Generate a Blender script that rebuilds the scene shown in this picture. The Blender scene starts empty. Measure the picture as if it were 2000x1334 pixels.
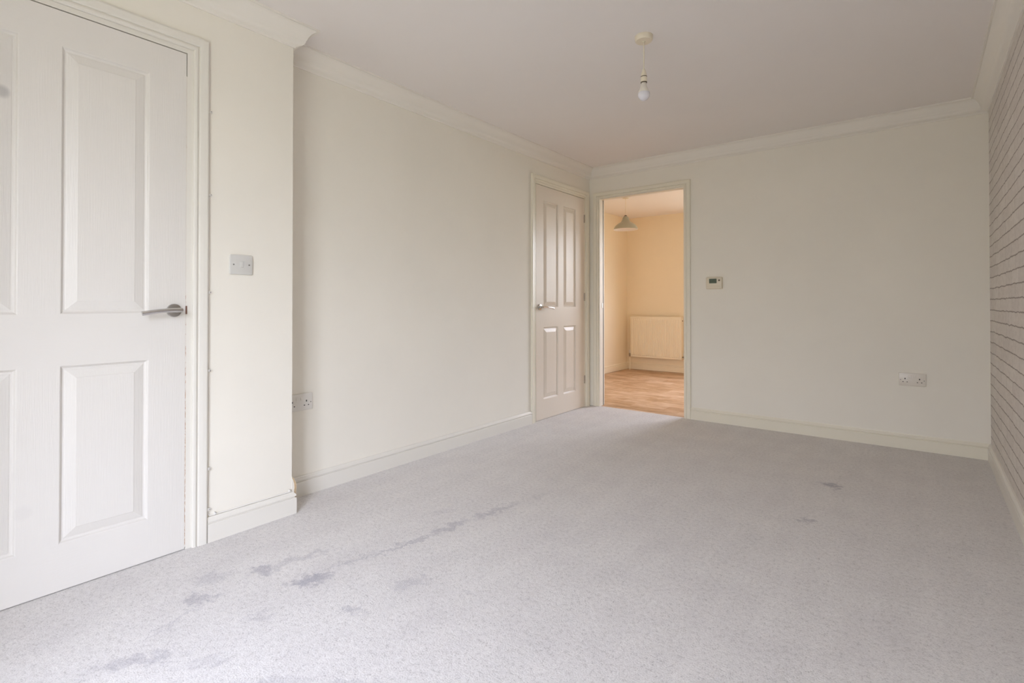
import bpy, bmesh, math, random
from mathutils import Vector, Matrix
random.seed(7)
S = bpy.context.scene
COL = S.collection

# ------------------------------------------------------------------ camera
cam_d = bpy.data.cameras.new('camera'); cam = bpy.data.objects.new('camera', cam_d); COL.objects.link(cam)
S.camera = cam
PITCH = 0.0079
cam.location = (0, 0, 0.9824)
cam.rotation_euler = (math.radians(90) + PITCH, 0, 0.6623)
cam_d.sensor_width = 36.0; cam_d.sensor_fit = 'HORIZONTAL'
cam_d.lens = 995.0 * 36 / 2000
cam_d.shift_y = -(667 - 593.8 + 995 * math.tan(PITCH)) / 2000
cam_d.clip_start = 0.02; cam_d.clip_end = 200

# ------------------------------------------------------------------ light
W = bpy.data.worlds.new('daylight'); S.world = W; W.use_nodes = True
nt = W.node_tree; nt.nodes.clear()
out = nt.nodes.new('ShaderNodeOutputWorld'); bg = nt.nodes.new('ShaderNodeBackground')
tc = nt.nodes.new('ShaderNodeTexCoord'); sep = nt.nodes.new('ShaderNodeSeparateXYZ'); cr = nt.nodes.new('ShaderNodeValToRGB')
mr = nt.nodes.new('ShaderNodeMapRange')
mr.inputs['From Min'].default_value = -1; mr.inputs['From Max'].default_value = 1
nt.links.new(tc.outputs['Generated'], sep.inputs[0]); nt.links.new(sep.outputs['Z'], mr.inputs['Value'])
nt.links.new(mr.outputs[0], cr.inputs[0]); nt.links.new(cr.outputs[0], bg.inputs[0]); nt.links.new(bg.outputs[0], out.inputs[0])
# sky brightness weighted by direction, added to steer light through both openings
az = nt.nodes.new('ShaderNodeVectorMath'); az.operation = 'DOT_PRODUCT'; az.inputs[1].default_value = (0.90, 0.54, 0.0)
nt.links.new(tc.outputs['Generated'], az.inputs[0])
am = nt.nodes.new('ShaderNodeMapRange'); am.inputs['From Min'].default_value = -1; am.inputs['From Max'].default_value = 1
SKY = 12.4
am.inputs['To Min'].default_value = 0.30 * SKY; am.inputs['To Max'].default_value = 2.30 * SKY
nt.links.new(az.outputs['Value'], am.inputs['Value']); nt.links.new(am.outputs[0], bg.inputs[1])
e = cr.color_ramp.elements
e[0].position = 0.0; e[0].color = (0.22, 0.225, 0.20, 1)
e[1].position = 1.0; e[1].color = (1.08, 1.18, 1.54, 1)
for p, c in ((0.49, (0.26, 0.265, 0.235, 1)), (0.53, (0.54, 0.56, 0.58, 1)), (0.62, (0.92, 0.98, 1.16, 1))):
    q = e.new(p); q.color = c

def portal(name, loc, rot, sx, sy):
    l = bpy.data.lights.new(name, 'AREA'); l.shape = 'RECTANGLE'; l.size = sx; l.size_y = sy
    l.cycles.is_portal = True
    o = bpy.data.objects.new(name, l); o.location = loc; o.rotation_euler = rot; COL.objects.link(o)
# glazed doors behind the camera (facing +Y) and the kitchen window (facing -Y)
BW_Y = -0.50; BW_X0, BW_X1, BW_Z0, BW_Z1 = -1.21, 0.13, 0.12, 2.08
KW_X0, KW_X1, KW_Z0, KW_Z1 = -1.60, -0.20, 0.95, 2.18
portal('garden_daylight', ((BW_X0+BW_X1)/2, BW_Y-0.31, (BW_Z0+BW_Z1)/2), (math.radians(90), 0, 0), BW_X1-BW_X0, BW_Z1-BW_Z0)
portal('kitchen_daylight', ((KW_X0+KW_X1)/2, 7.27, (KW_Z0+KW_Z1)/2), (math.radians(-90), 0, 0), KW_X1-KW_X0, KW_Z1-KW_Z0)

S.view_settings.view_transform = 'Standard'; S.view_settings.look = 'None'
S.view_settings.gamma = 1; S.view_settings.use_curve_mapping = False
S.view_settings.exposure = 0.0
S.cycles.use_denoising = True
S.cycles.max_bounces = 16; S.cycles.diffuse_bounces = 12; S.cycles.glossy_bounces = 6
S.cycles.sample_clamp_indirect = 6

# ------------------------------------------------------------------ materials
def nodes(name):
    m = bpy.data.materials.new(name); m.use_nodes = True
    t = m.node_tree; b = t.nodes['Principled BSDF']
    return m, t, b
def N(t, kind, **kw):
    n = t.nodes.new(kind)
    for k, v in kw.items():
        if k.startswith('_'): setattr(n, k[1:], v)
        else: n.inputs[k.replace('__', ' ')].default_value = v
    return n
def bump(t, b, h, strength, dist):
    bp = N(t, 'ShaderNodeBump'); bp.inputs['Strength'].default_value = strength; bp.inputs['Distance'].default_value = dist
    t.links.new(h, bp.inputs['Height']); t.links.new(bp.outputs[0], b.inputs['Normal'])
def mapping(t, scale):
    c = N(t, 'ShaderNodeTexCoord'); m = N(t, 'ShaderNodeMapping'); m.inputs['Scale'].default_value = scale
    t.links.new(c.outputs['Object'], m.inputs[0]); return m.outputs[0]
def noise(t, vec, scale, detail=3, rough=.5):
    n = N(t, 'ShaderNodeTexNoise'); n.inputs['Scale'].default_value = scale
    n.inputs['Detail'].default_value = detail; n.inputs['Roughness'].default_value = rough
    t.links.new(vec, n.inputs['Vector']); return n.outputs['Fac']
def ramp(t, fac, stops):
    r = N(t, 'ShaderNodeValToRGB'); el = r.color_ramp.elements
    el[0].position = stops[0][0]; el[0].color = (*stops[0][1], 1)
    el[1].position = stops[-1][0]; el[1].color = (*stops[-1][1], 1)
    for p, c in stops[1:-1]:
        q = el.new(p); q.color = (*c, 1)
    t.links.new(fac, r.inputs[0]); return r.outputs[0]
def math_(t, op, a, b=None, c=None, clamp=False):
    n = N(t, 'ShaderNodeMath', _operation=op, _use_clamp=clamp)
    for i, v in enumerate((a, b, c)):
        if v is None: continue
        if isinstance(v, (int, float)): n.inputs[i].default_value = v
        else: t.links.new(v, n.inputs[i])
    return n.outputs[0]
def mixc(t, fac, a, b, mode='MIX'):
    n = N(t, 'ShaderNodeMix', _data_type='RGBA', _blend_type=mode)
    for i, v in ((0, fac), (6, a), (7, b)):
        if isinstance(v, (int, float)): n.inputs[i].default_value = v
        elif isinstance(v, tuple): n.inputs[i].default_value = (*v, 1)
        else: t.links.new(v, n.inputs[i])
    return n.outputs[2]

def plaster(name, col, rough=.75, amt=.02, bs=.08):
    m, t, b = nodes(name); v = mapping(t, (1, 1, 1))
    n = noise(t, v, 1.7, 5, .6)
    lo = tuple(c*(1-amt) for c in col); hi = tuple(min(1, c*(1+amt)) for c in col)
    t.links.new(ramp(t, n, [(.3, lo), (.7, hi)]), b.inputs['Base Color'])
    b.inputs['Roughness'].default_value = rough; b.inputs['Specular IOR Level'].default_value = .25
    bump(t, b, noise(t, v, 45, 4, .6), bs, .002)
    return m
WALL = (.815, .783, .70)
M = {}
M['wall'] = plaster('wall_paint', WALL, .7)
M['ceiling'] = plaster('ceiling_paint', (.80, .765, .735), .85, .01)
M['cornice'] = plaster('cornice_paint', (.80, .77, .705), .7, .01, .03)
M['kitchen_wall'] = plaster('kitchen_wall_paint', (.85, .755, .58), .7)
M['kitchen_ceiling'] = plaster('kitchen_ceiling_paint', (.85, .82, .80), .85, .01)

def gloss(name, col, rough=.32, grain=None, spots=(), bs=.25):
    m, t, b = nodes(name)
    c = mixc(t, 0.0, col, col)
    v = mapping(t, (1, 1, 1))
    n = noise(t, v, 3, 4, .6)
    c = ramp(t, n, [(.3, tuple(x*.985 for x in col)), (.7, col)])
    for (px, pz, rad, a) in spots:           # scuffs on the paint, in the door's own coordinates
        co = N(t, 'ShaderNodeTexCoord'); d = N(t, 'ShaderNodeVectorMath', _operation='DISTANCE')
        t.links.new(co.outputs['Object'], d.inputs[0]); d.inputs[1].default_value = (0, px, pz)
        f = math_(t, 'SUBTRACT', 1.0, math_(t, 'DIVIDE', d.outputs['Value'], rad), clamp=True)
        f = math_(t, 'MULTIPLY', math_(t, 'SMOOTH_MIN', f, .5, .2), a)
        c = mixc(t, f, c, (.25, .25, .25))
    t.links.new(c, b.inputs['Base Color'])
    b.inputs['Roughness'].default_value = rough
    if grain:
        g = noise(t, mapping(t, grain), 1, 6, .65)
        bump(t, b, ramp(t, g, [(.38, (0, 0, 0)), (.5, (.6, .6, .6)), (.62, (1, 1, 1))]), bs, .0012)
    return m
DOORC = (.735, .710, .665)
VG = (260, 260, 9); HG = (260, 9, 260)
M['door_v'] = gloss('white_satin_paint_vertical_grain', DOORC, .33, VG, spots=[(.28, 1.667, .025, .9), (.333, .296, .03, .12)])
M['door_h'] = gloss('white_satin_paint_horizontal_grain', DOORC, .33, HG, bs=.12)
M['door2_v'] = gloss('far_door_satin_vertical_grain', (.74, .67, .575), .34, VG)
M['door2_v'].node_tree.nodes['Principled BSDF'].inputs['Specular IOR Level'].default_value = .36
M['trim'] = gloss('cream_white_gloss', (.755, .73, .665), .28)
M['lining'] = gloss('warm_lit_satin', (.77, .73, .63), .5)  # doorway lining: trim paint with warm light kept in its colour
M['far_trim'] = gloss('warm_lit_gloss', (.79, .75, .63), .30)  # same trim paint, the far room's warm light put into its colour
M['switch'] = gloss('grey_white_plastic', (.64, .63, .595), .3)
M['kitchen_trim'] = gloss('kitchen_cream_gloss', (.84, .76, .60), .35)
M['plastic'] = gloss('white_plastic', (.72, .70, .655), .28)
M['far_plastic'] = gloss('warm_white_plastic', (.72, .675, .60), .3)  # slightly warmer white for the far wall socket
M['cream_plastic'] = gloss('aged_cream_plastic', (.74, .67, .53), .35)
M['rad'] = gloss('radiator_enamel', (.84, .77, .62), .35)
M['cable'] = gloss('white_cable', (.80, .78, .74), .4)

def simple(name, col, rough=.5, metal=0.0, ns=40, amt=.1, **kw):
    m, t, b = nodes(name); v = mapping(t, (1, 1, 1)); n = noise(t, v, ns, 3)
    t.links.new(ramp(t, n, [(.3, tuple(c*(1-amt) for c in col)), (.7, col)]), b.inputs['Base Color'])
    b.inputs['Roughness'].default_value = rough; b.inputs['Metallic'].default_value = metal
    for k, x in kw.items(): b.inputs[k].default_value = x
    return m
M['chrome'] = simple('satin_chrome', (.50, .49, .47), .24, 1.0, 30, .05)
M['polished'] = simple('polished_chrome', (.62, .61, .60), .10, 1.0, 30, .05)
M['steel'] = simple('dull_steel', (.42, .38, .32), .4, 1.0)
M['dark'] = simple('dark_slot', (.03, .025, .02), .7)
M['dark_ring'] = simple('dark_brass_ring', (.10, .075, .05), .5)  # dark brown for lampholder rings, button, gallery and bleed valve
M['screw'] = simple('screw_head', (.25, .24, .22), .4, .8)
M['lcd'] = simple('lcd_glass', (.10, .135, .095), .25, 0, 60, .15)
M['rawwood'] = simple('raw_pine', (.62, .47, .30), .7, 0, 25, .35)
M['shade'] = simple('sage_enamel', (.37, .365, .28), .35, 0, 10, .04)
M['shade_in'] = simple('white_enamel', (.80, .74, .68), .4, 0, 10, .03)
M['bulb'] = simple('frosted_glass', (.74, .73, .77), .18, 0, 10, .02, **{'Subsurface Weight': .3, 'Subsurface Radius': (.03, .03, .03)})
M['bulb_base'] = simple('bulb_collar', (.76, .72, .64), .3)
M['brown'] = simple('brown_latch_metal', (.22, .12, .09), .5, .3)
M['garden'] = simple('patio', (.4, .4, .38), .8)

# worn paint along the closing edge of the near door
def worn():
    m, t, b = nodes('chipped_edge_paint'); v = mapping(t, (60, 200, 38))
    n = noise(t, v, 1, 5, .7)
    c = N(t, 'ShaderNodeTexCoord'); s = N(t, 'ShaderNodeSeparateXYZ'); t.links.new(c.outputs['Object'], s.inputs[0])
    k = N(t, 'ShaderNodeMapRange'); t.links.new(s.outputs['Z'], k.inputs['Value'])
    k.inputs['From Min'].default_value = .35; k.inputs['From Max'].default_value = 1.15
    k.inputs['To Min'].default_value = .10; k.inputs['To Max'].default_value = -.12
    f = math_(t, 'ADD', n, k.outputs[0])
    t.links.new(ramp(t, f, [(.50, (.70, .66, .60)), (.56, (.42, .24, .15)), (.62, (.55, .40, .26)), (.70, (.78, .75, .70))]), b.inputs['Base Color'])
    b.inputs['Roughness'].default_value = .6
    return m
M['worn'] = worn()

# carpet: pale grey cut pile, trodden patches where the pile lies the other way
def carpet():
    m, t, b = nodes('pale_grey_carpet'); v = mapping(t, (1, 1, 1))
    fine = noise(t, v, 210, 4, .7)
    mid = noise(t, v, 62, 4, .65)
    big = noise(t, v, 4.5, 6, .62)
    tuft = math_(t, 'ADD', math_(t, 'MULTIPLY', fine, .6), math_(t, 'MULTIPLY', mid, .4))
    c = ramp(t, tuft, [(.33, (.40, .38, .365)), (.47, (.68, .655, .63)), (.66, (.80, .78, .755))])
    c = mixc(t, 1.0, c, ramp(t, big, [(.30, (.93, .925, .935)), (.60, (1, 1, 1))]), 'MULTIPLY')
    # distorted position for ragged patch outlines
    nz = N(t, 'ShaderNodeTexNoise'); nz.inputs['Scale'].default_value = 21; nz.inputs['Detail'].default_value = 5
    nz.inputs['Roughness'].default_value = .7; t.links.new(v, nz.inputs['Vector'])
    sub = N(t, 'ShaderNodeVectorMath', _operation='SUBTRACT'); t.links.new(nz.outputs['Color'], sub.inputs[0]); sub.inputs[1].default_value = (.5, .5, .5)
    sc = N(t, 'ShaderNodeVectorMath', _operation='SCALE'); t.links.new(sub.outputs[0], sc.inputs[0]); sc.inputs['Scale'].default_value = .20
    add = N(t, 'ShaderNodeVectorMath', _operation='ADD'); t.links.new(v, add.inputs[0]); t.links.new(sc.outputs[0], add.inputs[1])
    tot = None
    for (x, y, ang, a, bb, k) in STAINS:
        mp = N(t, 'ShaderNodeMapping', _vector_type='TEXTURE'); t.links.new(add.outputs[0], mp.inputs[0])
        mp.inputs['Location'].default_value = (x, y, 0); mp.inputs['Rotation'].default_value = (0, 0, ang)
        mp.inputs['Scale'].default_value = (a, bb, 1)
        ln = N(t, 'ShaderNodeVectorMath', _operation='LENGTH')
        s2 = N(t, 'ShaderNodeVectorMath', _operation='MULTIPLY'); t.links.new(mp.outputs[0], s2.inputs[0]); s2.inputs[1].default_value = (1, 1, 0)
        t.links.new(s2.outputs[0], ln.inputs[0])
        mrn = N(t, 'ShaderNodeMapRange', _interpolation_type='SMOOTHSTEP'); t.links.new(ln.outputs['Value'], mrn.inputs['Value'])
        mrn.inputs['From Min'].default_value = 1.25; mrn.inputs['From Max'].default_value = .35
        mrn.inputs['To Min'].default_value = 0; mrn.inputs['To Max'].default_value = min(.8, k*1.2)
        tot = mrn.outputs[0] if tot is None else math_(t, 'MAXIMUM', tot, mrn.outputs[0])
    tot = math_(t, 'MULTIPLY', tot, ramp(t, tuft, [(.34, (2.0, 2.0, 2.0)), (.50, (1.25, 1.25, 1.25)), (.66, (.75, .75, .75))]), clamp=True)
    c = mixc(t, tot, c, (.40, .385, .41))
    # faint sweeping tracks left by the vacuum cleaner on the right
    wv = N(t, 'ShaderNodeTexWave', _bands_direction='X'); wv.inputs['Scale'].default_value = 1.1; wv.inputs['Distortion'].default_value = 5
    wv.inputs['Detail'].default_value = 3; wv.inputs['Detail Scale'].default_value = .7; t.links.new(v, wv.inputs['Vector'])
    c = mixc(t, 1.0, c, ramp(t, wv.outputs['Fac'], [(.0, (.97, .97, .97)), (.5, (1, 1, 1)), (1, (.975, .975, .975))]), 'MULTIPLY')
    t.links.new(c, b.inputs['Base Color'])
    b.inputs['Roughness'].default_value = 1; b.inputs['Specular IOR Level'].default_value = 0
    b.inputs['Sheen Weight'].default_value = .15; b.inputs['Sheen Roughness'].default_value = .5
    bump(t, b, tuft, .55, .008)
    return m
# x, y, angle, half length, half width, strength
STAINS = [(-1.555, 1.86, 1.45, .16, .032, .34), (-1.60, 1.60, 1.5, .12, .034, .38), (-1.63, 1.38, 1.40, .19, .018, .38),
          (-1.69, 1.15, 1.40, .14, .016, .28), (-1.690, .985, 1.15, .075, .038, .58), (-1.89, .93, 1.1, .06, .042, .46), (-1.86, 1.06, 1.3, .14, .03, .26),
          (-1.97, .79, 1.0, .07, .05, .24), (-1.870, .705, .75, .050, .036, .42), (-1.80, .61, 1.9, .10, .018, .22),
          (-1.405, .98, .8, .045, .030, .36), (-1.39, 1.20, .9, .07, .04, .28), (-1.68, .48, 1.0, .13, .035, .32), (-1.52, .60, 1.0, .07, .03, .18),
          (-1.33, .62, .9, .15, .055, .26), (-1.15, .75, .9, .11, .04, .24), (-1.74, 1.72, 1.4, .06, .03, .18), (-1.62, .79, .9, .05, .03, .20),
          (-.339, 3.245, .9, .045, .050, .62), (-.363, 2.649, .9, .035, .03, .42), (-1.2, 1.28, .8, .04, .02, .16), (-1.5, 2.15, 1.4, .08, .02, .14)]
M['carpet'] = carpet()

# brick-effect wallpaper: printed courses 66 mm high, wavy dark bed joints
def wallpaper():
    m, t, b = nodes('white_brick_wallpaper')
    c = N(t, 'ShaderNodeTexCoord'); s = N(t, 'ShaderNodeSeparateXYZ'); t.links.new(c.outputs['Object'], s.inputs[0])
    wob = noise(t, mapping(t, (1, 5, 3)), 1, 3, .6); wob2 = noise(t, mapping(t, (1, 30, 12)), 1, 4, .7)
    z = math_(t, 'ADD', s.outputs['Z'], math_(t, 'MULTIPLY', math_(t, 'SUBTRACT', wob, .5), .022))
    z = math_(t, 'ADD', z, math_(t, 'MULTIPLY', math_(t, 'SUBTRACT', wob2, .5), .010))
    r = math_(t, 'DIVIDE', math_(t, 'SUBTRACT', z, .021), .066)
    fr = math_(t, 'FRACT', r); row = math_(t, 'FLOOR', r)
    dist = math_(t, 'MULTIPLY', math_(t, 'MINIMUM', fr, math_(t, 'SUBTRACT', 1.0, fr)), .066)
    thick = math_(t, 'ADD', .0016, math_(t, 'MULTIPLY', noise(t, mapping(t, (1, 9, 40)), 1, 3), .0050))
    bed = math_(t, 'SUBTRACT', 1.0, math_(t, 'DIVIDE', dist, thick), clamp=True)
    bed = math_(t, 'MULTIPLY', bed, 1.7, clamp=True)
    # perpends
    off = math_(t, 'MULTIPLY', math_(t, 'MODULO', row, 2.0), .5)
    y = math_(t, 'ADD', s.outputs['Y'], math_(t, 'MULTIPLY', math_(t, 'SUBTRACT', wob2, .5), .02))
    q = math_(t, 'FRACT', math_(t, 'ADD', math_(t, 'DIVIDE', y, .225), off))
    dq = math_(t, 'MULTIPLY', math_(t, 'MINIMUM', q, math_(t, 'SUBTRACT', 1.0, q)), .225)
    per = math_(t, 'SUBTRACT', 1.0, math_(t, 'DIVIDE', dq, .004), clamp=True)
    line = math_(t, 'MAXIMUM', bed, math_(t, 'MULTIPLY', per, .45))
    # each brick a slightly different white
    wn = N(t, 'ShaderNodeTexWhiteNoise', _noise_dimensions='2D'); cb = N(t, 'ShaderNodeCombineXYZ')
    t.links.new(row, cb.inputs[0]); t.links.new(math_(t, 'FLOOR', math_(t, 'ADD', math_(t, 'DIVIDE', y, .225), off)), cb.inputs[1])
    t.links.new(cb.outputs[0], wn.inputs['Vector'])
    base = ramp(t, wn.outputs['Value'], [(0, (.66, .62, .585)), (.5, (.69, .65, .61)), (1, (.72, .685, .645))])
    base = mixc(t, 1.0, base, ramp(t, noise(t, mapping(t, (1, 14, 40)), 1, 5, .7), [(.3, (.88, .87, .86)), (.6, (1, 1, 1))]), 'MULTIPLY')
    t.links.new(mixc(t, math_(t, 'MULTIPLY', line, .78), base, (.19, .155, .135)), b.inputs['Base Color'])
    b.inputs['Roughness'].default_value = .65; b.inputs['Specular IOR Level'].default_value = .3
    bump(t, b, math_(t, 'SUBTRACT', 1.0, line), .3, .001)
    return m
M['paper'] = wallpaper()

# kitchen vinyl: wood-and-stone effect blocks
def vinyl():
    m, t, b = nodes('brown_vinyl_floor')
    v = mapping(t, (1, 1, 1))
    br = N(t, 'ShaderNodeTexBrick', _offset=.5); t.links.new(v, br.inputs['Vector'])
    br.inputs['Scale'].default_value = 1; br.inputs['Brick Width'].default_value = .33; br.inputs['Row Height'].default_value = .165
    br.inputs['Mortar Size'].default_value = .0015; br.inputs['Color1'].default_value = (0, 0, 0, 1); br.inputs['Color2'].default_value = (1, 1, 1, 1); br.inputs['Mortar'].default_value = (.3, .3, .3, 1)
    n = noise(t, mapping(t, (5, 13, 1)), 1, 5, .65)
    f = math_(t, 'ADD', math_(t, 'MULTIPLY', br.outputs['Color'], .22), math_(t, 'MULTIPLY', n, .95))
    c = ramp(t, f, [(.25, (.27, .145, .07)), (.48, (.43, .26, .135)), (.66, (.56, .38, .24)), (.9, (.68, .52, .38))])
    t.links.new(c, b.inputs['Base Color']); b.inputs['Roughness'].default_value = .45
    bump(t, b, n, .1, .001)
    return m
M['vinyl'] = vinyl()

# ------------------------------------------------------------------ mesh helpers
def mesh_obj(name, verts, faces, mat, parent=None, smooth=False, mats=None, fm=None):
    me = bpy.data.meshes.new(name); me.from_pydata([tuple(v) for v in verts], [], faces); me.update()
    if mats:
        for k in mats: me.materials.append(M[k])
        if fm:
            for p, i in zip(me.polygons, fm): p.material_index = i
    else: me.materials.append(M[mat])
    bm = bmesh.new(); bm.from_mesh(me); bmesh.ops.recalc_face_normals(bm, faces=bm.faces); bm.to_mesh(me); bm.free()
    if smooth:
        for p in me.polygons: p.use_smooth = True
    o = bpy.data.objects.new(name, me); COL.objects.link(o)
    if parent is not None: o.parent = parent
    return o
class MB:
    def __init__(s): s.v = []; s.f = []
    def add(s, v, f):
        n = len(s.v); s.v += [tuple(x) for x in v]; s.f += [tuple(i+n for i in q) for q in f]; return s
    def box(s, x0, x1, y0, y1, z0, z1):
        v = [(x, y, z) for x in (x0, x1) for y in (y0, y1) for z in (z0, z1)]
        return s.add(v, [(0, 1, 3, 2), (4, 6, 7, 5), (0, 4, 5, 1), (2, 3, 7, 6), (0, 2, 6, 4), (1, 5, 7, 3)])
    def rbox(s, x0, x1, y0, y1, z0, z1, r, e=.0, seg=5):
        """box with rounded corners in the Y-Z plane, front at x1 with a chamfer e"""
        def loop(x, ins):
            L = []
            R = max(r-ins, .0003)
            for cy, cz, a0 in ((y1-r, z1-r, 0), (y0+r, z1-r, 90), (y0+r, z0+r, 180), (y1-r, z0+r, 270)):
                for i in range(seg+1):
                    a = math.radians(a0+90*i/seg); L.append((x, cy+R*math.cos(a), cz+R*math.sin(a)))
            return L
        sgn = 1 if x1 > x0 else -1
        rings = [loop(x0, 0), loop(x1-sgn*e, 0)]
        if e: rings += [loop(x1-sgn*e*.3, e*.3), loop(x1, e)]
        n = len(rings[0]); v = [p for R in rings for p in R]; f = []
        for k in range(len(rings)-1):
            for i in range(n): f.append((k*n+i, k*n+(i+1) % n, (k+1)*n+(i+1) % n, (k+1)*n+i))
        f.append(tuple(range(n))[::-1]); f.append(tuple((len(rings)-1)*n+i for i in range(n)))
        return s.add(v, f)
    def tube(s, pts, r, seg=10, cap=True, sq=None):
        pts = [Vector(p) for p in pts]; rs = r if isinstance(r, (list, tuple)) else [r]*len(pts)
        v = []; up = None
        for i, p in enumerate(pts):
            d = (pts[min(i+1, len(pts)-1)]-pts[max(i-1, 0)]).normalized()
            if up is None:
                up = Vector((0, 0, 1)) if abs(d.z) < .9 else Vector((1, 0, 0))
            a = (up-d*up.dot(d)).normalized(); bb = d.cross(a); up = a
            for k in range(seg):
                th = 2*math.pi*k/seg; v.append(p+(a*math.cos(th)*(sq or 1)+bb*math.sin(th))*rs[i])
        f = []
        for i in range(len(pts)-1):
            for k in range(seg): f.append((i*seg+k, i*seg+(k+1) % seg, (i+1)*seg+(k+1) % seg, (i+1)*seg+k))
        if cap: f.append(tuple(range(seg))[::-1]); f.append(tuple((len(pts)-1)*seg+k for k in range(seg)))
        return s.add(v, f)
    def lathe(s, prof, c=(0, 0, 0), axis='Z', seg=40, closed=False):
        v = []
        for r, h in prof:
            for k in range(seg):
                a = 2*math.pi*k/seg; x, y = r*math.cos(a), r*math.sin(a)
                v.append((c[0]+x, c[1]+y, c[2]+h) if axis == 'Z' else ((c[0]+h, c[1]+x, c[2]+y) if axis == 'X' else (c[0]+x, c[1]+h, c[2]+y)))
        f = []
        n = len(prof)
        for i in range(n-1 if not closed else n):
            j = (i+1) % n
            for k in range(seg): f.append((i*seg+k, i*seg+(k+1) % seg, j*seg+(k+1) % seg, j*seg+k))
        if not closed:
            if prof[0][0] > 1e-5: f.append(tuple(range(seg))[::-1])
            if prof[-1][0] > 1e-5: f.append(tuple((n-1)*seg+k for k in range(seg)))
        s.add(v, f); return s
    def prism(s, poly, p0, p1, nx, m0=(0, 0), m1=(0, 0)):
        """profile poly of (n, z) swept from p0 to p1 (x,y); nx = normal dir; m = shift along the run per unit n at each end (mitre)"""
        p0 = Vector(p0); p1 = Vector(p1); d = (p1-p0).normalized(); nn = Vector(nx)
        v = []
        for n, z in poly: q = p0+nn*n+d*(m0*n if not isinstance(m0, tuple) else 0); v.append((q.x, q.y, z))
        for n, z in poly: q = p1+nn*n+d*(m1*n if not isinstance(m1, tuple) else 0); v.append((q.x, q.y, z))
        k = len(poly); f = [(i, (i+1) % k, (i+1) % k+k, i+k) for i in range(k)]
        f += [tuple(range(k))[::-1], tuple(range(k, 2*k))]
        return s.add(v, f)
    def build(s, name, mat, parent=None, smooth=False, bevel=0):
        o = mesh_obj(name, s.v, s.f, mat, parent, smooth)
        if smooth:
            md = o.modifiers.new('split', 'EDGE_SPLIT'); md.split_angle = math.radians(38)
        if bevel:
            md = o.modifiers.new('bevel', 'BEVEL'); md.width = bevel; md.segments = 2; md.limit_method = 'ANGLE'
        return o
def empty(name, loc, rz=0.0, rx=0):
    o = bpy.data.objects.new(name, None); o.location = loc; o.rotation_euler = (rx, 0, rz); o.empty_display_size = .1
    COL.objects.link(o); return o
def thing(name, label, cat, loc, rz=0.0, group=None):
    o = empty(name, loc, rz); o['label'] = label; o['category'] = cat
    if group: o['group'] = group
    return o
def place(o, loc, rz=0.0): o.location = loc; o.rotation_euler = (0, 0, rz); return o
def structure(o, label=None):
    o['kind'] = 'structure'
    if label: o['label'] = label
    return o

# frames: local x = into the room, local y = along the wall
TL = .0035; TR = .0158
LF = (-2.2954, 0, 0); AF = (-2.4724, 0, 0); RF = (.3320, 0, 0); YF = 4.3822
CZ = 2.284                       # ceiling
def Lp(y, n=0): return (LF[0]+TL*y+n, y-TL*n)
def Ap(y, n=0): return (AF[0]+TL*y+n, y-TL*n)
def Rp(y, n=0): return (RF[0]+TR*y-n, y)
YE = 1.256                       # outer corner of the boxed-in cupboard

# ------------------------------------------------------------------ shell
# living-room floor
fb = MB(); gx, gy = 60, 100
fb.box(-2.56, .52, -.85, 4.40, -.04, 0.0)
structure(place(fb.build('floor', 'carpet'), (0, 0, 0)))
vb = MB(); vb.box(-3.50, .62, 4.40, 7.35, -.04, -.003)
structure(vb.build('floor', 'vinyl'))
cb = MB(); cb.box(-2.60, .60, -.85, 4.45, CZ, CZ+.08); structure(cb.build('ceiling', 'ceiling'))
cb = MB(); cb.box(-3.50, .62, 4.45, 7.40, CZ, CZ+.08); structure(cb.build('ceiling', 'kitchen_ceiling'))

# left wall with the near doorway (recess 60 mm behind the leaf)
D1a, D1b, DH = -.067, .807, 1.990
lw = MB()
lw.box(-.06, 0, -.85, D1a-.030, 0, CZ).box(-.06, 0, D1b+.026, YE, 0, CZ).box(-.06, 0, D1a-.030, D1b+.026, DH+.030, CZ)
lw.box(-.175, -.06, -.85, YE, 0, CZ)
structure(place(lw.build('wall_left', 'wall'), LF, -TL))
# recessed wall beyond the corner, with the far doorway
D2a, D2b = 3.480, 4.275
aw = MB()
aw.box(-.06, 0, YE, D2a-.030, 0, CZ).box(-.06, 0, D2b+.030, YF+.0, 0, CZ).box(-.06, 0, D2a-.030, D2b+.030, DH+.030, CZ)
aw.box(-.15, -.06, YE, YF, 0, CZ)
structure(place(aw.build('wall_left', 'wall'), AF, -TL))
# far wall with the kitchen opening
OX0, OX1, OZ = -2.347, -1.536, 1.990
fw = MB()
fw.box(-2.62, OX0-.012, YF, YF+.10, 0, CZ).box(OX1+.012, .62, YF, YF+.10, 0, CZ).box(OX0-.012, OX1+.012, YF, YF+.10, OZ+.012, CZ)
structure(fw.build('wall_far', 'wall'))
# right wall (papered)
rw = MB(); rw.box(0, .1, -.85, YF+.06, 0, CZ)
structure(place(rw.build('wall_right', 'paper'), RF, -TR))
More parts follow.
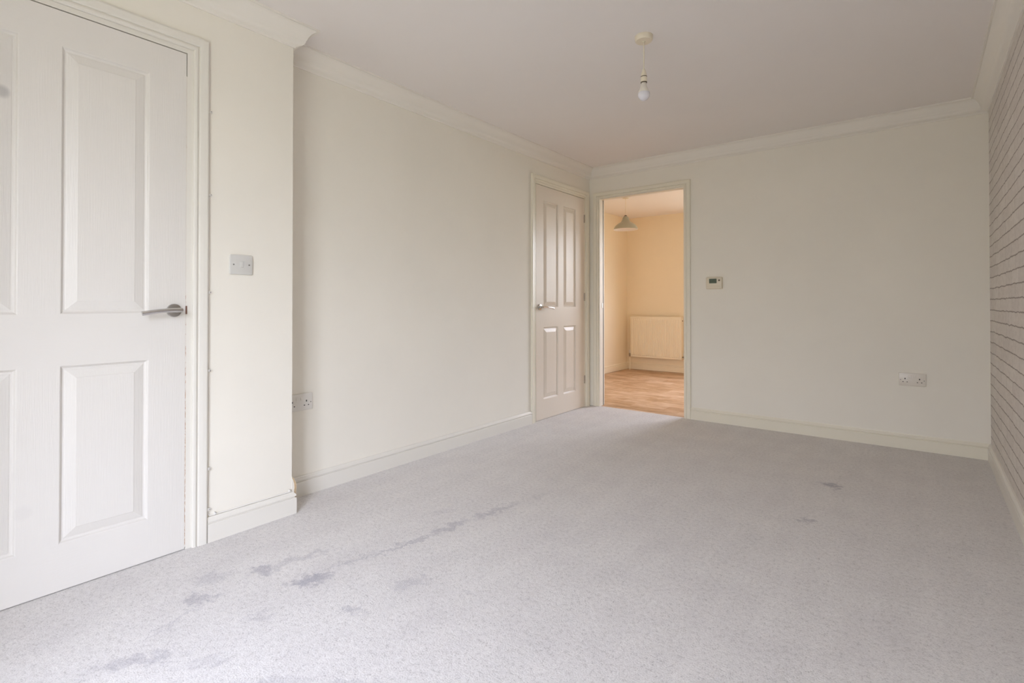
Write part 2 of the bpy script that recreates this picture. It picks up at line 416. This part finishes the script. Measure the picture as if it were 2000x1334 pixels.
# wall behind the camera with the glazed garden doors
bw = MB()
bw.box(-2.6, BW_X0, BW_Y-.3, BW_Y, 0, CZ).box(BW_X1, .55, BW_Y-.3, BW_Y, 0, CZ).box(BW_X0, BW_X1, BW_Y-.3, BW_Y, BW_Z1, CZ).box(BW_X0, BW_X1, BW_Y-.3, BW_Y, 0, BW_Z0)
structure(bw.build('wall_near', 'wall'))
wf = MB()
xm = (BW_X0+BW_X1)/2; ya, yb = BW_Y-.29, BW_Y-.24
for x0, x1 in ((BW_X0, BW_X0+.05), (xm-.04, xm+.04), (BW_X1-.05, BW_X1)): wf.box(x0, x1, ya, yb, BW_Z0, BW_Z1)
for z0, z1 in ((BW_Z0, BW_Z0+.05), (BW_Z1-.05, BW_Z1)): wf.box(BW_X0, BW_X1, ya, yb, z0, z1)
structure(wf.build('window_1', 'plastic'))
# kitchen walls
structure(MB().box(-3.52, -3.40, 4.45, 7.40, 0, CZ).build('wall_kitchen_left', 'kitchen_wall'))
structure(MB().box(.5, .62, 4.45, 7.40, 0, CZ).build('wall_kitchen_right', 'kitchen_wall'))
KY = 7.225
kb = MB(); kb.box(-3.45, KW_X0, KY, KY+.12, 0, CZ).box(KW_X1, .55, KY, KY+.12, 0, CZ).box(KW_X0, KW_X1, KY, KY+.12, 0, KW_Z0).box(KW_X0, KW_X1, KY, KY+.12, KW_Z1, CZ)
structure(kb.build('wall_kitchen_back', 'kitchen_wall'))
kn = MB(); kn.box(-3.45, OX0-.04, YF+.10, YF+.115, 0, CZ).box(OX1+.04, .55, YF+.10, YF+.115, 0, CZ).box(OX0-.04, OX1+.04, YF+.10, YF+.115, OZ+.04, CZ)
kn.box(-3.45, -2.60, YF+.04, YF+.10, 0, CZ)
structure(kn.build('wall_kitchen_near', 'kitchen_wall'))
kf = MB(); xm = (KW_X0+KW_X1)/2; ya, yb = KY+.03, KY+.09
for x0, x1 in ((KW_X0, KW_X0+.05), (xm-.035, xm+.035), (KW_X1-.05, KW_X1)): kf.box(x0, x1, ya, yb, KW_Z0, KW_Z1)
for z0, z1 in ((KW_Z0, KW_Z0+.05), (KW_Z1-.05, KW_Z1)): kf.box(KW_X0, KW_X1, ya, yb, z0, z1)
structure(kf.build('window_2', 'plastic'))

# cornice: ogee cove, 95 mm drop, 88 mm projection
def cyma(h, w, ztop):
    P = [(0, ztop-h), (.007, ztop-h), (.009, ztop-h+.006), (.014, ztop-h+.008)]
    for i in range(1, 9):                      # lower convex quarter
        a = math.pi/2*i/8; P.append((.014+.030*math.sin(a)*.9, ztop-h+.010+.026*(1-math.cos(a))*1.0))
    x0, z0 = P[-1]; P.append((x0+.003, z0+.004))
    x0, z0 = P[-1]; rx = w-.010-x0; rz = ztop-.010-z0
    for i in range(1, 9):                      # upper cove
        a = math.pi/2*i/8; P.append((x0+rx*(1-math.cos(a))*.55+rx*.45*i/8, z0+rz*math.sin(a)*.55+rz*.45*i/8))
    P += [(w-.0095, ztop-.0085), (w-.006, ztop-.0105), (w, ztop-.010), (w, ztop), (0, ztop)]
    return P
CP = cyma(.092, .086, CZ)
def cornice(p0, p1, nrm, m0, m1, n):
    structure(MB().prism(CP, p0, p1, nrm, m0, m1).build('trim_%d' % n, 'cornice', smooth=True))
cornice(Lp(BW_Y), Lp(YE), (1, -TL), 1., 1., 1)
cornice(Lp(YE), Ap(YE), (0, 1), -1., -1., 2)
cornice(Ap(YE), Ap(YF), (1, -TL), 1., -1., 3)
cornice((Ap(YF)[0], YF), (Rp(YF)[0], YF), (0, -1), 1., -1., 4)
cornice(Rp(YF), Rp(BW_Y), (-1, 0), 1., -1., 5)
cornice((Rp(BW_Y)[0], BW_Y), (Lp(BW_Y)[0], BW_Y), (0, 1), 1., -1., 6)

# skirting: 102 mm, ogee top
def skirt(h=.102, w=.016):
    return [(0, 0), (w, 0), (w, h-.030), (w-.0015, h-.028), (w-.0065, h-.0270), (w-.0065, h-.0240), (w-.0010, h-.0205), (w-.001, h-.016), (w-.003, h-.011), (w-.007, h-.007), (w-.009, h-.004), (w-.010, h), (0, h)]
SK = skirt()

def baseboard(side, p0, p1, nrm, m0, m1, mat='trim', prof=SK):
    return structure(MB().prism(prof, p0, p1, nrm, m0, m1).build('baseboard_'+side, mat))
A1w = .066
baseboard('left', Lp(D1b+.026+.055), Lp(YE), (1, -TL), 0., 1.)
baseboard('left', Ap(YE+.0), Ap(D2a-.075), (1, -TL), 0., 0.)
baseboard('far', (OX1+.062, YF), (Rp(YF)[0], YF), (0, -1), 0., -1., 'far_trim')
baseboard('right', Rp(YF), Rp(BW_Y), (-1, 0), 1., 0.)
baseboard('kitchen_left', (-3.40, 4.50), (-3.40, KY), (1, 0), 0., -1., 'kitchen_trim')
baseboard('kitchen_back', (-3.40, KY), (.5, KY), (0, -1), 1., -1., 'kitchen_trim')
# broken return of the skirting round the corner: raw mitre with the paint torn away
ro = thing('skirting_offcut', 'short raw wood skirting return with a torn pale edge at the outer wall corner', 'skirting board', (Lp(YE)[0], YE, 0), -TL)
P = [(0, 0), (.017, 0), (.0185, .06), (.019, .085), (.0165, .105), (.0175, .122), (.0150, .140), (.008, .160), (.002, .168), (0, .168)]
mb = MB(); k = len(P)
mb.add([(-.160+.0*n, n, z) for n, z in P]+[(.002, n, z) for n, z in P], [(i, (i+1) % k, (i+1) % k+k, i+k) for i in range(k)]+[tuple(range(k))[::-1], tuple(range(k, 2*k))])
mb.build('board', 'trim', ro)
P2 = [(.0155, 0), (.019, 0), (.020, .06), (.0205, .085), (.018, .105), (.019, .122), (.0165, .140), (.0095, .160), (.002, .169), (.0, .165), (.005, .155), (.010, .138), (.0115, .120), (.0100, .105), (.012, .085), (.013, .06)]
k = len(P2); mb = MB()
mb.add([(.002, n, z) for n, z in P2]+[(.006+.004*math.sin(z*60), n, z) for n, z in P2], [(i, (i+1) % k, (i+1) % k+k, i+k) for i in range(k)]+[tuple(range(k))[::-1], tuple(range(k, 2*k))])
mb.build('torn_edge', 'rawwood', ro)['label'] = 'raw beige torn wood edge'

# ------------------------------------------------------------------ doors
def ring_panel(ya, yb, za, zb, name, mat, parent, matv=None):
    """moulded raised-and-fielded panel: nested rectangular loops (inset, depth)"""
    L = [(0, 0), (.0025, -.0012), (.006, -.0075), (.010, -.0105), (.014, -.0105), (.0175, -.0088), (.043, -.0022), (.0455, -.0008), (.048, -.0008)]
    v = []; f = []
    for ins, d in L:
        v += [(d, ya+ins, za+ins), (d, yb-ins, za+ins), (d, yb-ins, zb-ins), (d, ya+ins, zb-ins)]
    for k in range(len(L)-1):
        for i in range(4): f.append((k*4+i, k*4+(i+1) % 4, (k+1)*4+(i+1) % 4, (k+1)*4+i))
    n = (len(L)-1)*4; f.append((n, n+1, n+2, n+3))
    return mesh_obj(name, v, f, mat, parent)
def leaf(ya, yb, h, panels, mv, mh, parent, z0=.003, t=.035):
    """stiles, rails and edges; the panel openings are left for the panels"""
    ys = sorted({ya, yb} | {p[0] for p in panels} | {p[1] for p in panels}); zs = sorted({z0, h} | {p[2] for p in panels} | {p[3] for p in panels})
    v = []; f = []; fm = []
    def quad(q, m): n = len(v); v.extend(q); f.append((n, n+1, n+2, n+3)); fm.append(m)
    for i in range(len(ys)-1):
        for j in range(len(zs)-1):
            cy = (ys[i]+ys[i+1])/2; cz = (zs[j]+zs[j+1])/2
            if any(p[0] < cy < p[1] and p[2] < cz < p[3] for p in panels): continue
            rail = (ys[1] < cy < ys[-2]) and not (zs[1] < cz < zs[2] or zs[3] < cz < zs[4])
            quad([(0, ys[i], zs[j]), (0, ys[i+1], zs[j]), (0, ys[i+1], zs[j+1]), (0, ys[i], zs[j+1])], 1 if rail else 0)
    quad([(-t, ya, z0), (-t, yb, z0), (-t, yb, h), (-t, ya, h)], 0)
    for a, b_ in (((ya, z0), (yb, z0)), ((yb, z0), (yb, h)), ((yb, h), (ya, h)), ((ya, h), (ya, z0))):
        quad([(0, *a), (0, *b_), (-t, *b_), (-t, *a)], 0)
    me = bpy.data.meshes.new('leaf'); me.from_pydata(v, [], f); me.materials.append(M[mv]); me.materials.append(M[mh])
    for p, i in zip(me.polygons, fm): p.material_index = i
    bm = bmesh.new(); bm.from_mesh(me); bmesh.ops.remove_doubles(bm, verts=bm.verts, dist=1e-5); bmesh.ops.recalc_face_normals(bm, faces=bm.faces); bm.to_mesh(me); bm.free()
    o = bpy.data.objects.new('leaf', me); COL.objects.link(o); o.parent = parent; return o
# architrave profile: (across from the opening outwards, thickness)
AP = [(0, 0), (0, .010), (.003, .013), (.010, .014), (.014, .0125), (.0155, .0085), (.018, .0085), (.0195, .0125), (.022, .0150), (.034, .0170), (.046, .0175), (.050, .016), (.052, .012), (.052, 0)]
def architrave(ya, yb, zt, parent, mat, sc=1.0, axis='Y'):
    """three mitred lengths round an opening ya..yb, head at zt; local x is outwards from the wall"""
    for side in ('left', 'right', 'head'):
        v = []; k = len(AP)
        for end in (0, 1):
            for w, t in AP:
                w *= sc
                if side == 'left': y, z = ya-w, (0 if end == 0 else zt+w)
                elif side == 'right': y, z = yb+w, (0 if end == 0 else zt+w)
                else: z, y = zt+w, (ya-w if end == 0 else yb+w)
                v.append((t, y, z))
        f = [(i, (i+1) % k, (i+1) % k+k, i+k) for i in range(k)]+[tuple(range(k))[::-1], tuple(range(k, 2*k))]
        mesh_obj('architrave', v, f, mat, parent)
def lining(ya, yb, zt, parent, mat, w=.026, depth=.06, front=.0005):
    mb = MB(); mb.box(-depth, front, ya-w, ya-.004, 0, zt+w).box(-depth, front, yb+.003, yb+w, 0, zt+w).box(-depth, front, ya-.004, yb+.003, zt+.004, zt+w)
    mb.box(-.057, -.038, ya-.004, ya+.010, 0, zt).box(-.057, -.038, yb-.010, yb+.003, 0, zt).box(-.057, -.038, ya-.004, yb+.003, zt-.010, zt+.004)
    return mb.build('door_lining', mat, parent)
def lever(parent, y, z, dirn, length=.118, drop=.012, k=1.0):
    """round rose and curved lever; dirn = direction of the grip along the wall"""
    h = empty('door_handle', (0, y, z)); h.parent = parent
    MB().lathe([(.026*k, 0), (.026*k, .0055), (.0248*k, .0078), (.022*k, .0085), (.0, .0085)], (0, 0, 0), 'X', 40).build('rose', 'chrome', h, True)
    mb = MB(); mb.lathe([(.0095, .008), (.0095, .040)], (0, 0, 0), 'X', 24)
    mb.build('neck', 'polished', h, True)
    pts = []; n = 22
    for i in range(n+1):
        u = i/n
        pts.append((.043+.004*math.sin(u*math.pi), dirn*(-.016+(length+.016)*u), .0015-drop*max(0, (u-.22)/.78)**1.7))
    rs = [.0084]+[.0090-.0008*math.sin(i/n*3)for i in range(1, n)]+[.0086]
    mb = MB(); mb.tube(pts, rs, 18); mb.build('lever', 'polished', h, True)
    return h
def hinge(parent, y, z, h=.076):
    g = MB()
    for i in range(5): g.lathe([(.0052, z-h/2+h*i/5+.0008), (.0052, z-h/2+h*(i+1)/5-.0008)], (.0035, y, 0), 'Z', 14)
    g.box(-.001, .0012, y-.004, y+.0015, z-h/2, z+h/2)
    return g.build('hinge', 'steel', parent, True)

d1 = structure(empty('door_1', LF, -TL))
d1['label'] = 'white four panel door beside the light switch'
pan1 = [(.424, .682, .947, 1.871), (.424, .682, .161, .770), (.058, .318, .947, 1.871), (.058, .318, .161, .770)]
leaf(D1a, D1b, DH, pan1, 'door_v', 'door_h', d1)
for p in pan1: ring_panel(*p, 'panel', 'door_v', d1)
lining(D1a, D1b, DH, d1, 'trim')
architrave(D1a-.022, D1b+.024, DH+.022, d1, 'trim', 1.06)
lever(d1, .766, .957, -1)
MB().box(-.03, -.0009, D1b-.0005, D1b+.0032, .01, 1.9).build('worn_edge', 'worn', d1)['label'] = 'closing edge with brown chipped paint'
MB().rbox(-.002, .0009, D1b+.0002, D1b+.0062, .942, .975, .001).build('latch', 'brown', d1)

d2 = structure(empty('door_2', AF, -TL))
d2['label'] = 'cream white four panel door in the far left corner'
pan2 = [(3.592, 3.822, .955, 1.868), (3.592, 3.822, .171, .785), (3.910, 4.122, .955, 1.868), (3.910, 4.122, .171, .785)]
leaf(D2a, D2b, DH, pan2, 'door2_v', 'door2_v', d2)
for p in pan2: ring_panel(*p, 'panel', 'door2_v', d2)
lining(D2a, D2b, DH, d2, 'far_trim')
architrave(D2a-.020, D2b+.026, DH+.022, d2, 'far_trim', 1.0)
lever(d2, 3.532, .956, 1, .150, .012)
for z in (1.80, 1.05, .262): hinge(d2, D2b+.002, z)

# doorway to the kitchen: lining, architrave, keep
d3 = structure(empty('door_3', (0, YF, 0), -math.pi/2))     # local x -> -Y (into living room), local y -> +X
d3['label'] = 'open doorway to the cream kitchen'
mb = MB(); mb.box(-.065, .0005, OX0-.012, OX0, 0, OZ+.012).box(-.065, .0005, OX1, OX1+.012, 0, OZ+.012).box(-.065, .0005, OX0, OX1, OZ, OZ+.012)
mb.box(-.116, -.065, OX0-.024, OX0-.012, 0, OZ+.024).box(-.116, -.065, OX1+.012, OX1+.024, 0, OZ+.024).box(-.116, -.065, OX0-.012, OX1+.012, OZ+.012, OZ+.024)
mb.build('door_lining', 'lining', d3)
architrave(OX0-.010, OX1+.008, OZ+.010, d3, 'far_trim', 1.02)
MB().rbox(-.064, -.044, OX0-.0002, OX0+.0012, .945, .995, .002).build('strike_plate', 'steel', d3)

# ------------------------------------------------------------------ fittings
def rocker(mb, y, z, w, h, x):
    mb.add([(x, y-w/2, z-h/2), (x, y+w/2, z-h/2), (x, y+w/2, z+h/2), (x, y-w/2, z+h/2),
            (x+.0042, y-w/2+.001, z-h/2+.001), (x+.0042, y+w/2-.001, z-h/2+.001), (x+.0014, y+w/2-.001, z+h/2-.001), (x+.0014, y-w/2+.001, z+h/2-.001)],
           [(0, 1, 5, 4), (1, 2, 6, 5), (2, 3, 7, 6), (3, 0, 4, 7), (4, 5, 6, 7), (0, 3, 2, 1)])
    return mb
sw = thing('light_switch', 'square white light switch on the wall beside the near door', 'switch', (*Lp(1.020), 1.1525), -TL)
MB().rbox(0, .0095, -.0475, .0475, -.0425, .0425, .005, .003).build('faceplate', 'switch', sw, True)
MB().rbox(.0093, .0102, -.0105, .0115, -.0165, .0165, .004).build('rocker_surround', 'switch', sw, True)
rocker(MB(), .0005, 0, .012, .024, .0100).build('rocker', 'switch', sw, bevel=.0008)
for y in (-.0325, .0325): MB().lathe([(.0033, .0092), (.0033, .0100), (.0, .0100)], (0, y, 0), 'X', 16).build('screw', 'screw', sw)

def socket(loc, rz, label, mat='plastic', grp=None):
    s = thing('double_socket', label, 'socket', loc, rz, grp)
    MB().rbox(0, .0095, -.073, .073, -.043, .043, .004, .003).build('faceplate', mat, s, True)
    for sy in (-1, 1):
        c = sy*.0385
        mb = MB().rbox(.0093, .0099, c-.003, c+.003, .000, .009, .0008)                       # earth slot
        mb.rbox(.0093, .0099, c-.0145, c-.0080, -.0195, -.0150, .0008).rbox(.0093, .0099, c+.0080, c+.0145, -.0195, -.0150, .0008)
        mb.build('pin_hole', 'dark', s)
        q = sy*.0125
        MB().rbox(.0090, .0100, q-.0085, q+.0085, .008, .030, .002).build('switch_surround', mat, s, True)
        rocker(MB(), q, .019, .012, .019, .0099).build('rocker', mat, s, bevel=.0006)
        MB().lathe([(.0028, .0092), (.0028, .0098), (0, .0098)], (0, sy*.0625, -.004), 'X', 14).build('screw', 'screw', s)
    return s
socket((.0135, YF, .472), -math.pi/2, 'white double wall socket on the right part of the far wall', 'far_plastic')
socket((*Ap(1.387), .479), -TL, 'white double wall socket on the left wall half hidden by the corner')

th = thing('thermostat', 'small cream thermostat with a dark green display beside the kitchen doorway', 'thermostat', (-1.277, YF, 1.156), -math.pi/2)
MB().rbox(0, .006, -.066, .066, -.050, .050, .008).build('back_plate', 'cream_plastic', th, True)
MB().rbox(.006, .027, -.064, .064, -.048, .048, .008, .004).build('case', 'cream_plastic', th, True)
MB().rbox(.0268, .0276, -.037, .023, -.002, .036, .002).build('display', 'lcd', th)
MB().lathe([(.007, .0265), (.007, .0290), (.005, .0305), (0, .0305)], (0, .043, .022), 'X', 20).build('button', 'dark_ring', th, True)
MB().rbox(.0268, .0282, -.030, .045, -.034, -.018, .003).build('flap', 'cream_plastic', th, True)

# thin white cable clipped beside the near architrave and along the skirting
cy = D1b+.024+.055+.0035
cab = thing('cable', 'thin white cable clipped beside the near door frame and along the skirting top', 'cable', LF, -TL)
pts = []
zt = DH+.022+.055+.004
random.seed(3)
for y in (-.2, .1, .4, .7): pts.append((.0035, y, zt))
pts += [(.0035, cy-.02, zt), (.0035, cy-.004, zt-.004), (.0035, cy, zt-.02)]
for i in range(1, 24): pts.append((.0035, cy+random.uniform(-.0009, .0009), zt-.02-(zt-.02-.135)*i/24))
pts += [(.0035, cy, .13), (.0035, cy+.003, .115), (.0045, cy+.012, .1065)]
for i in range(1, 10): pts.append((.0045, cy+.012+(YE-.004-cy-.012)*i/9, .1060+.0006*math.sin(i*2.1)))
MB().tube(pts, .0024, 8).build('wire', 'cable', cab, True)
def clip(y, z, horiz=False):
    c = empty('cable_clip', (0, y, z)); c.parent = cab
    mb = MB()
    if not horiz: mb.rbox(.0004, .0100, -.0055, .005, -.0055, .0055, .0015, .001).rbox(.0004, .0095, .004, .0115, -.0042, .0042, .0012)
    else: mb.rbox(.0004, .0095, -.004, .004, -.004, .007, .0015, .001)
    mb.build('saddle', 'plastic', c, True)
    MB().lathe([(.0017, .004), (.0017, .0135), (0, .0135)], (0, .006 if not horiz else 0, 0 if not horiz else .007), 'X', 10).build('pin', 'polished', c, True)
for z in (1.780, 1.434, 1.031, .7065, .302, .135): clip(cy, z)
for y in (.919, 1.243): clip(y, .109, True)

# ------------------------------------------------------------------ living-room pendant
pd = thing('pendant_light', 'bare bulb on a cream ceiling pendant in the living room', 'pendant light', (-1.012, 2.340, CZ))
MB().lathe([(.0, 0), (.043, 0), (.043, -.003), (.0415, -.020), (.038, -.0245), (.008, -.0255), (.0065, -.030), (0, -.030)], seg=48).build('ceiling_rose', 'cream_plastic', pd, True)
MB().tube([(0, 0, -.028), (.0006, 0, -.09), (0, 0, -.168)], .0028, 10).build('flex', 'cream_plastic', pd, True)
hd = MB().lathe([(0, -.158), (.0045, -.158), (.0065, -.163), (.0125, -.183), (.0145, -.194), (.0145, -.196), (.0, -.196)], seg=32).build('lamp_holder', 'cream_plastic', pd, True)
MB().lathe([(0, -.196), (.0152, -.196), (.0152, -.1995), (0, -.1995)], seg=32).build('ring', 'dark_ring', hd, True)
MB().lathe([(0, -.1995), (.0150, -.1995), (.0150, -.205), (.0143, -.2055), (.0143, -.211), (.0150, -.2115), (.0150, -.2235), (0, -.2235)], seg=32).build('skirt', 'cream_plastic', hd, True)
MB().lathe([(0, -.2235), (.0152, -.2235), (.0152, -.2275), (0, -.2275)], seg=32).build('ring', 'dark_ring', hd, True)
bl = empty('bulb', (0, 0, 0)); bl.parent = pd
MB().lathe([(0, -.2275), (.0118, -.2275), (.0128, -.236), (.0175, -.252), (.0235, -.266), (.0262, -.2735), (.0262, -.2745), (0, -.2745)], seg=36).build('bulb_collar', 'bulb_base', bl, True)
pr = [(.0262, -.2745)]
for i in range(1, 15):
    a = math.radians(-12-78*i/14*1.0); 
for i in range(1, 16):
    a = math.radians(16-106*i/15); pr.append((.0285*math.cos(a), -.2835+.0285*math.sin(a)*1.05))
pr[-1] = (0, pr[-1][1])
MB().lathe(pr, seg=36).build('globe', 'bulb', bl, True)

# ------------------------------------------------------------------ kitchen pendant
kp = thing('pendant_light', 'sage green metal bell shade pendant light hanging in the kitchen', 'pendant light', (-2.7035, 5.7057, CZ))
MB().lathe([(0, 0), (.042, 0), (.041, -.018), (.034, -.024), (.008, -.026), (0, -.030)], seg=36).build('ceiling_rose', 'cream_plastic', kp, True)
MB().tube([(0, 0, -.026), (0, 0, -.235)], .003, 8).build('flex', 'cream_plastic', kp, True)
MB().lathe([(0, -.228), (.012, -.228), (.017, -.236), (.017, -.252), (0, -.252)], seg=24).build('gallery', 'dark_ring', kp, True)
outp = [(.018, -.240), (.027, -.246), (.036, -.262), (.043, -.285), (.054, -.304), (.076, -.320), (.103, -.337), (.124, -.356), (.138, -.378), (.145, -.400)]
inn = [(r-.003, h-.002) for r, h in outp[::-1]]; inn[0] = (.142, -.400)
so = MB().lathe(outp, seg=56); so.f = so.f[:-1]; so.build('shade', 'shade', kp, True)
sh = MB(); sh.lathe([(.145, -.400)]+inn, seg=56)
sh.f = sh.f[:-2]; sh.build('shade_lining', 'shade_in', kp, True)
MB().lathe([(0, -.25), (.014, -.25), (.014, -.275), (.024, -.30), (.028, -.325), (.020, -.345), (0, -.352)], seg=24).build('bulb', 'bulb', kp, True)

# ------------------------------------------------------------------ kitchen radiator
X0, X1, Z0, Z1 = -3.300, -2.530, .196, .798
ra = thing('radiator', 'cream ribbed panel radiator on the kitchen back wall', 'radiator', ((X0+X1)/2, KY, 0))
w2 = (X1-X0)/2; yf = -.100
v = []; f = []
cols = [(-w2+.002, 0), (-w2+.016, 0)]
nr = 23; p = (2*w2-.032)/nr
for i in range(nr):
    x = -w2+.016+p*i
    cols += [(x+p*.10, .0), (x+p*.22, -.0065), (x+p*.62, -.0065), (x+p*.74, 0)]
cols += [(w2-.016, 0), (w2-.002, 0)]
def pan(y0, sgn, name):
    rows = [(Z0, 0), (Z0+.020, 0), (Z0+.034, 1), (Z1-.048, 1), (Z1-.034, 0), (Z1-.014, 0)]
    vv = [(x, y0+sgn*d*k, z) for z, k in rows for x, d in cols]; n = len(cols); ff = []
    for r in range(len(rows)-1):
        for i in range(n-1): ff.append((r*n+i, r*n+i+1, (r+1)*n+i+1, (r+1)*n+i))
    m = MB().add(vv, ff); b0 = len(m.v)
    bx = y0+.010*sgn*-1
    m.box(cols[0][0], cols[-1][0], min(y0+.001*-sgn*-1, y0+.012), max(y0+.004, y0+.012), Z0, Z1-.014)
    return m.build(name, 'rad', ra)
fp = pan(yf, 1, 'front_panel')
MB().box(-w2+.002, w2-.002, -.045, -.035, Z0+.01, Z1-.02).build('rear_panel', 'rad', ra)
MB().box(-w2, -w2+.002, -.101, -.028, Z0+.006, Z1).build('side_panel', 'rad', ra)
MB().box(w2-.002, w2, -.101, -.028, Z0+.006, Z1).build('side_panel', 'rad', ra)
g = MB(); g.box(-w2, w2, -.101, -.097, Z1-.016, Z1+.001).box(-w2, w2, -.032, -.028, Z1-.016, Z1+.001)
for i in range(60):
    x = -w2+.004+(2*w2-.012)*i/59; g.box(x, x+.004, -.097, -.032, Z1-.003, Z1)
g.build('top_grille', 'rad', ra)
MB().lathe([(.007, w2), (.007, w2+.006), (.004, w2+.009), (0, w2+.009)], (0, -.065, Z1-.055), 'X', 14).build('bleed_valve', 'dark_ring', ra)
for sx in (-1, 1):
    vlv = MB(); x = sx*(w2+.028)
    vlv.tube([(sx*w2, -.065, Z0+.035), (x, -.065, Z0+.035)], .009, 12)
    vlv.lathe([(.008, Z0-.005), (.012, Z0+.01), (.013, Z0+.035), (.013, Z0+.045), (.010, Z0+.05)], (x, -.065, 0), 'Z', 16)
    vb_ = vlv.build('valve', 'steel', ra, True)
    MB().lathe([(.015, Z0+.048), (.017, Z0+.055), (.017, Z0+.085), (.013, Z0+.095), (0, Z0+.096)], (x, -.065, 0), 'Z', 18).build('valve_cap', 'plastic', vb_, True)
    MB().tube([(x, -.065, Z0), (x, -.065, -.003)], .0075, 12).build('pipe', 'kitchen_trim', ra, True)
for sx in (-1, 1): MB().box(sx*.28-.012, sx*.28+.012, -.036, -.001, Z0+.05, Z1-.08).build('wall_bracket', 'rad', ra)
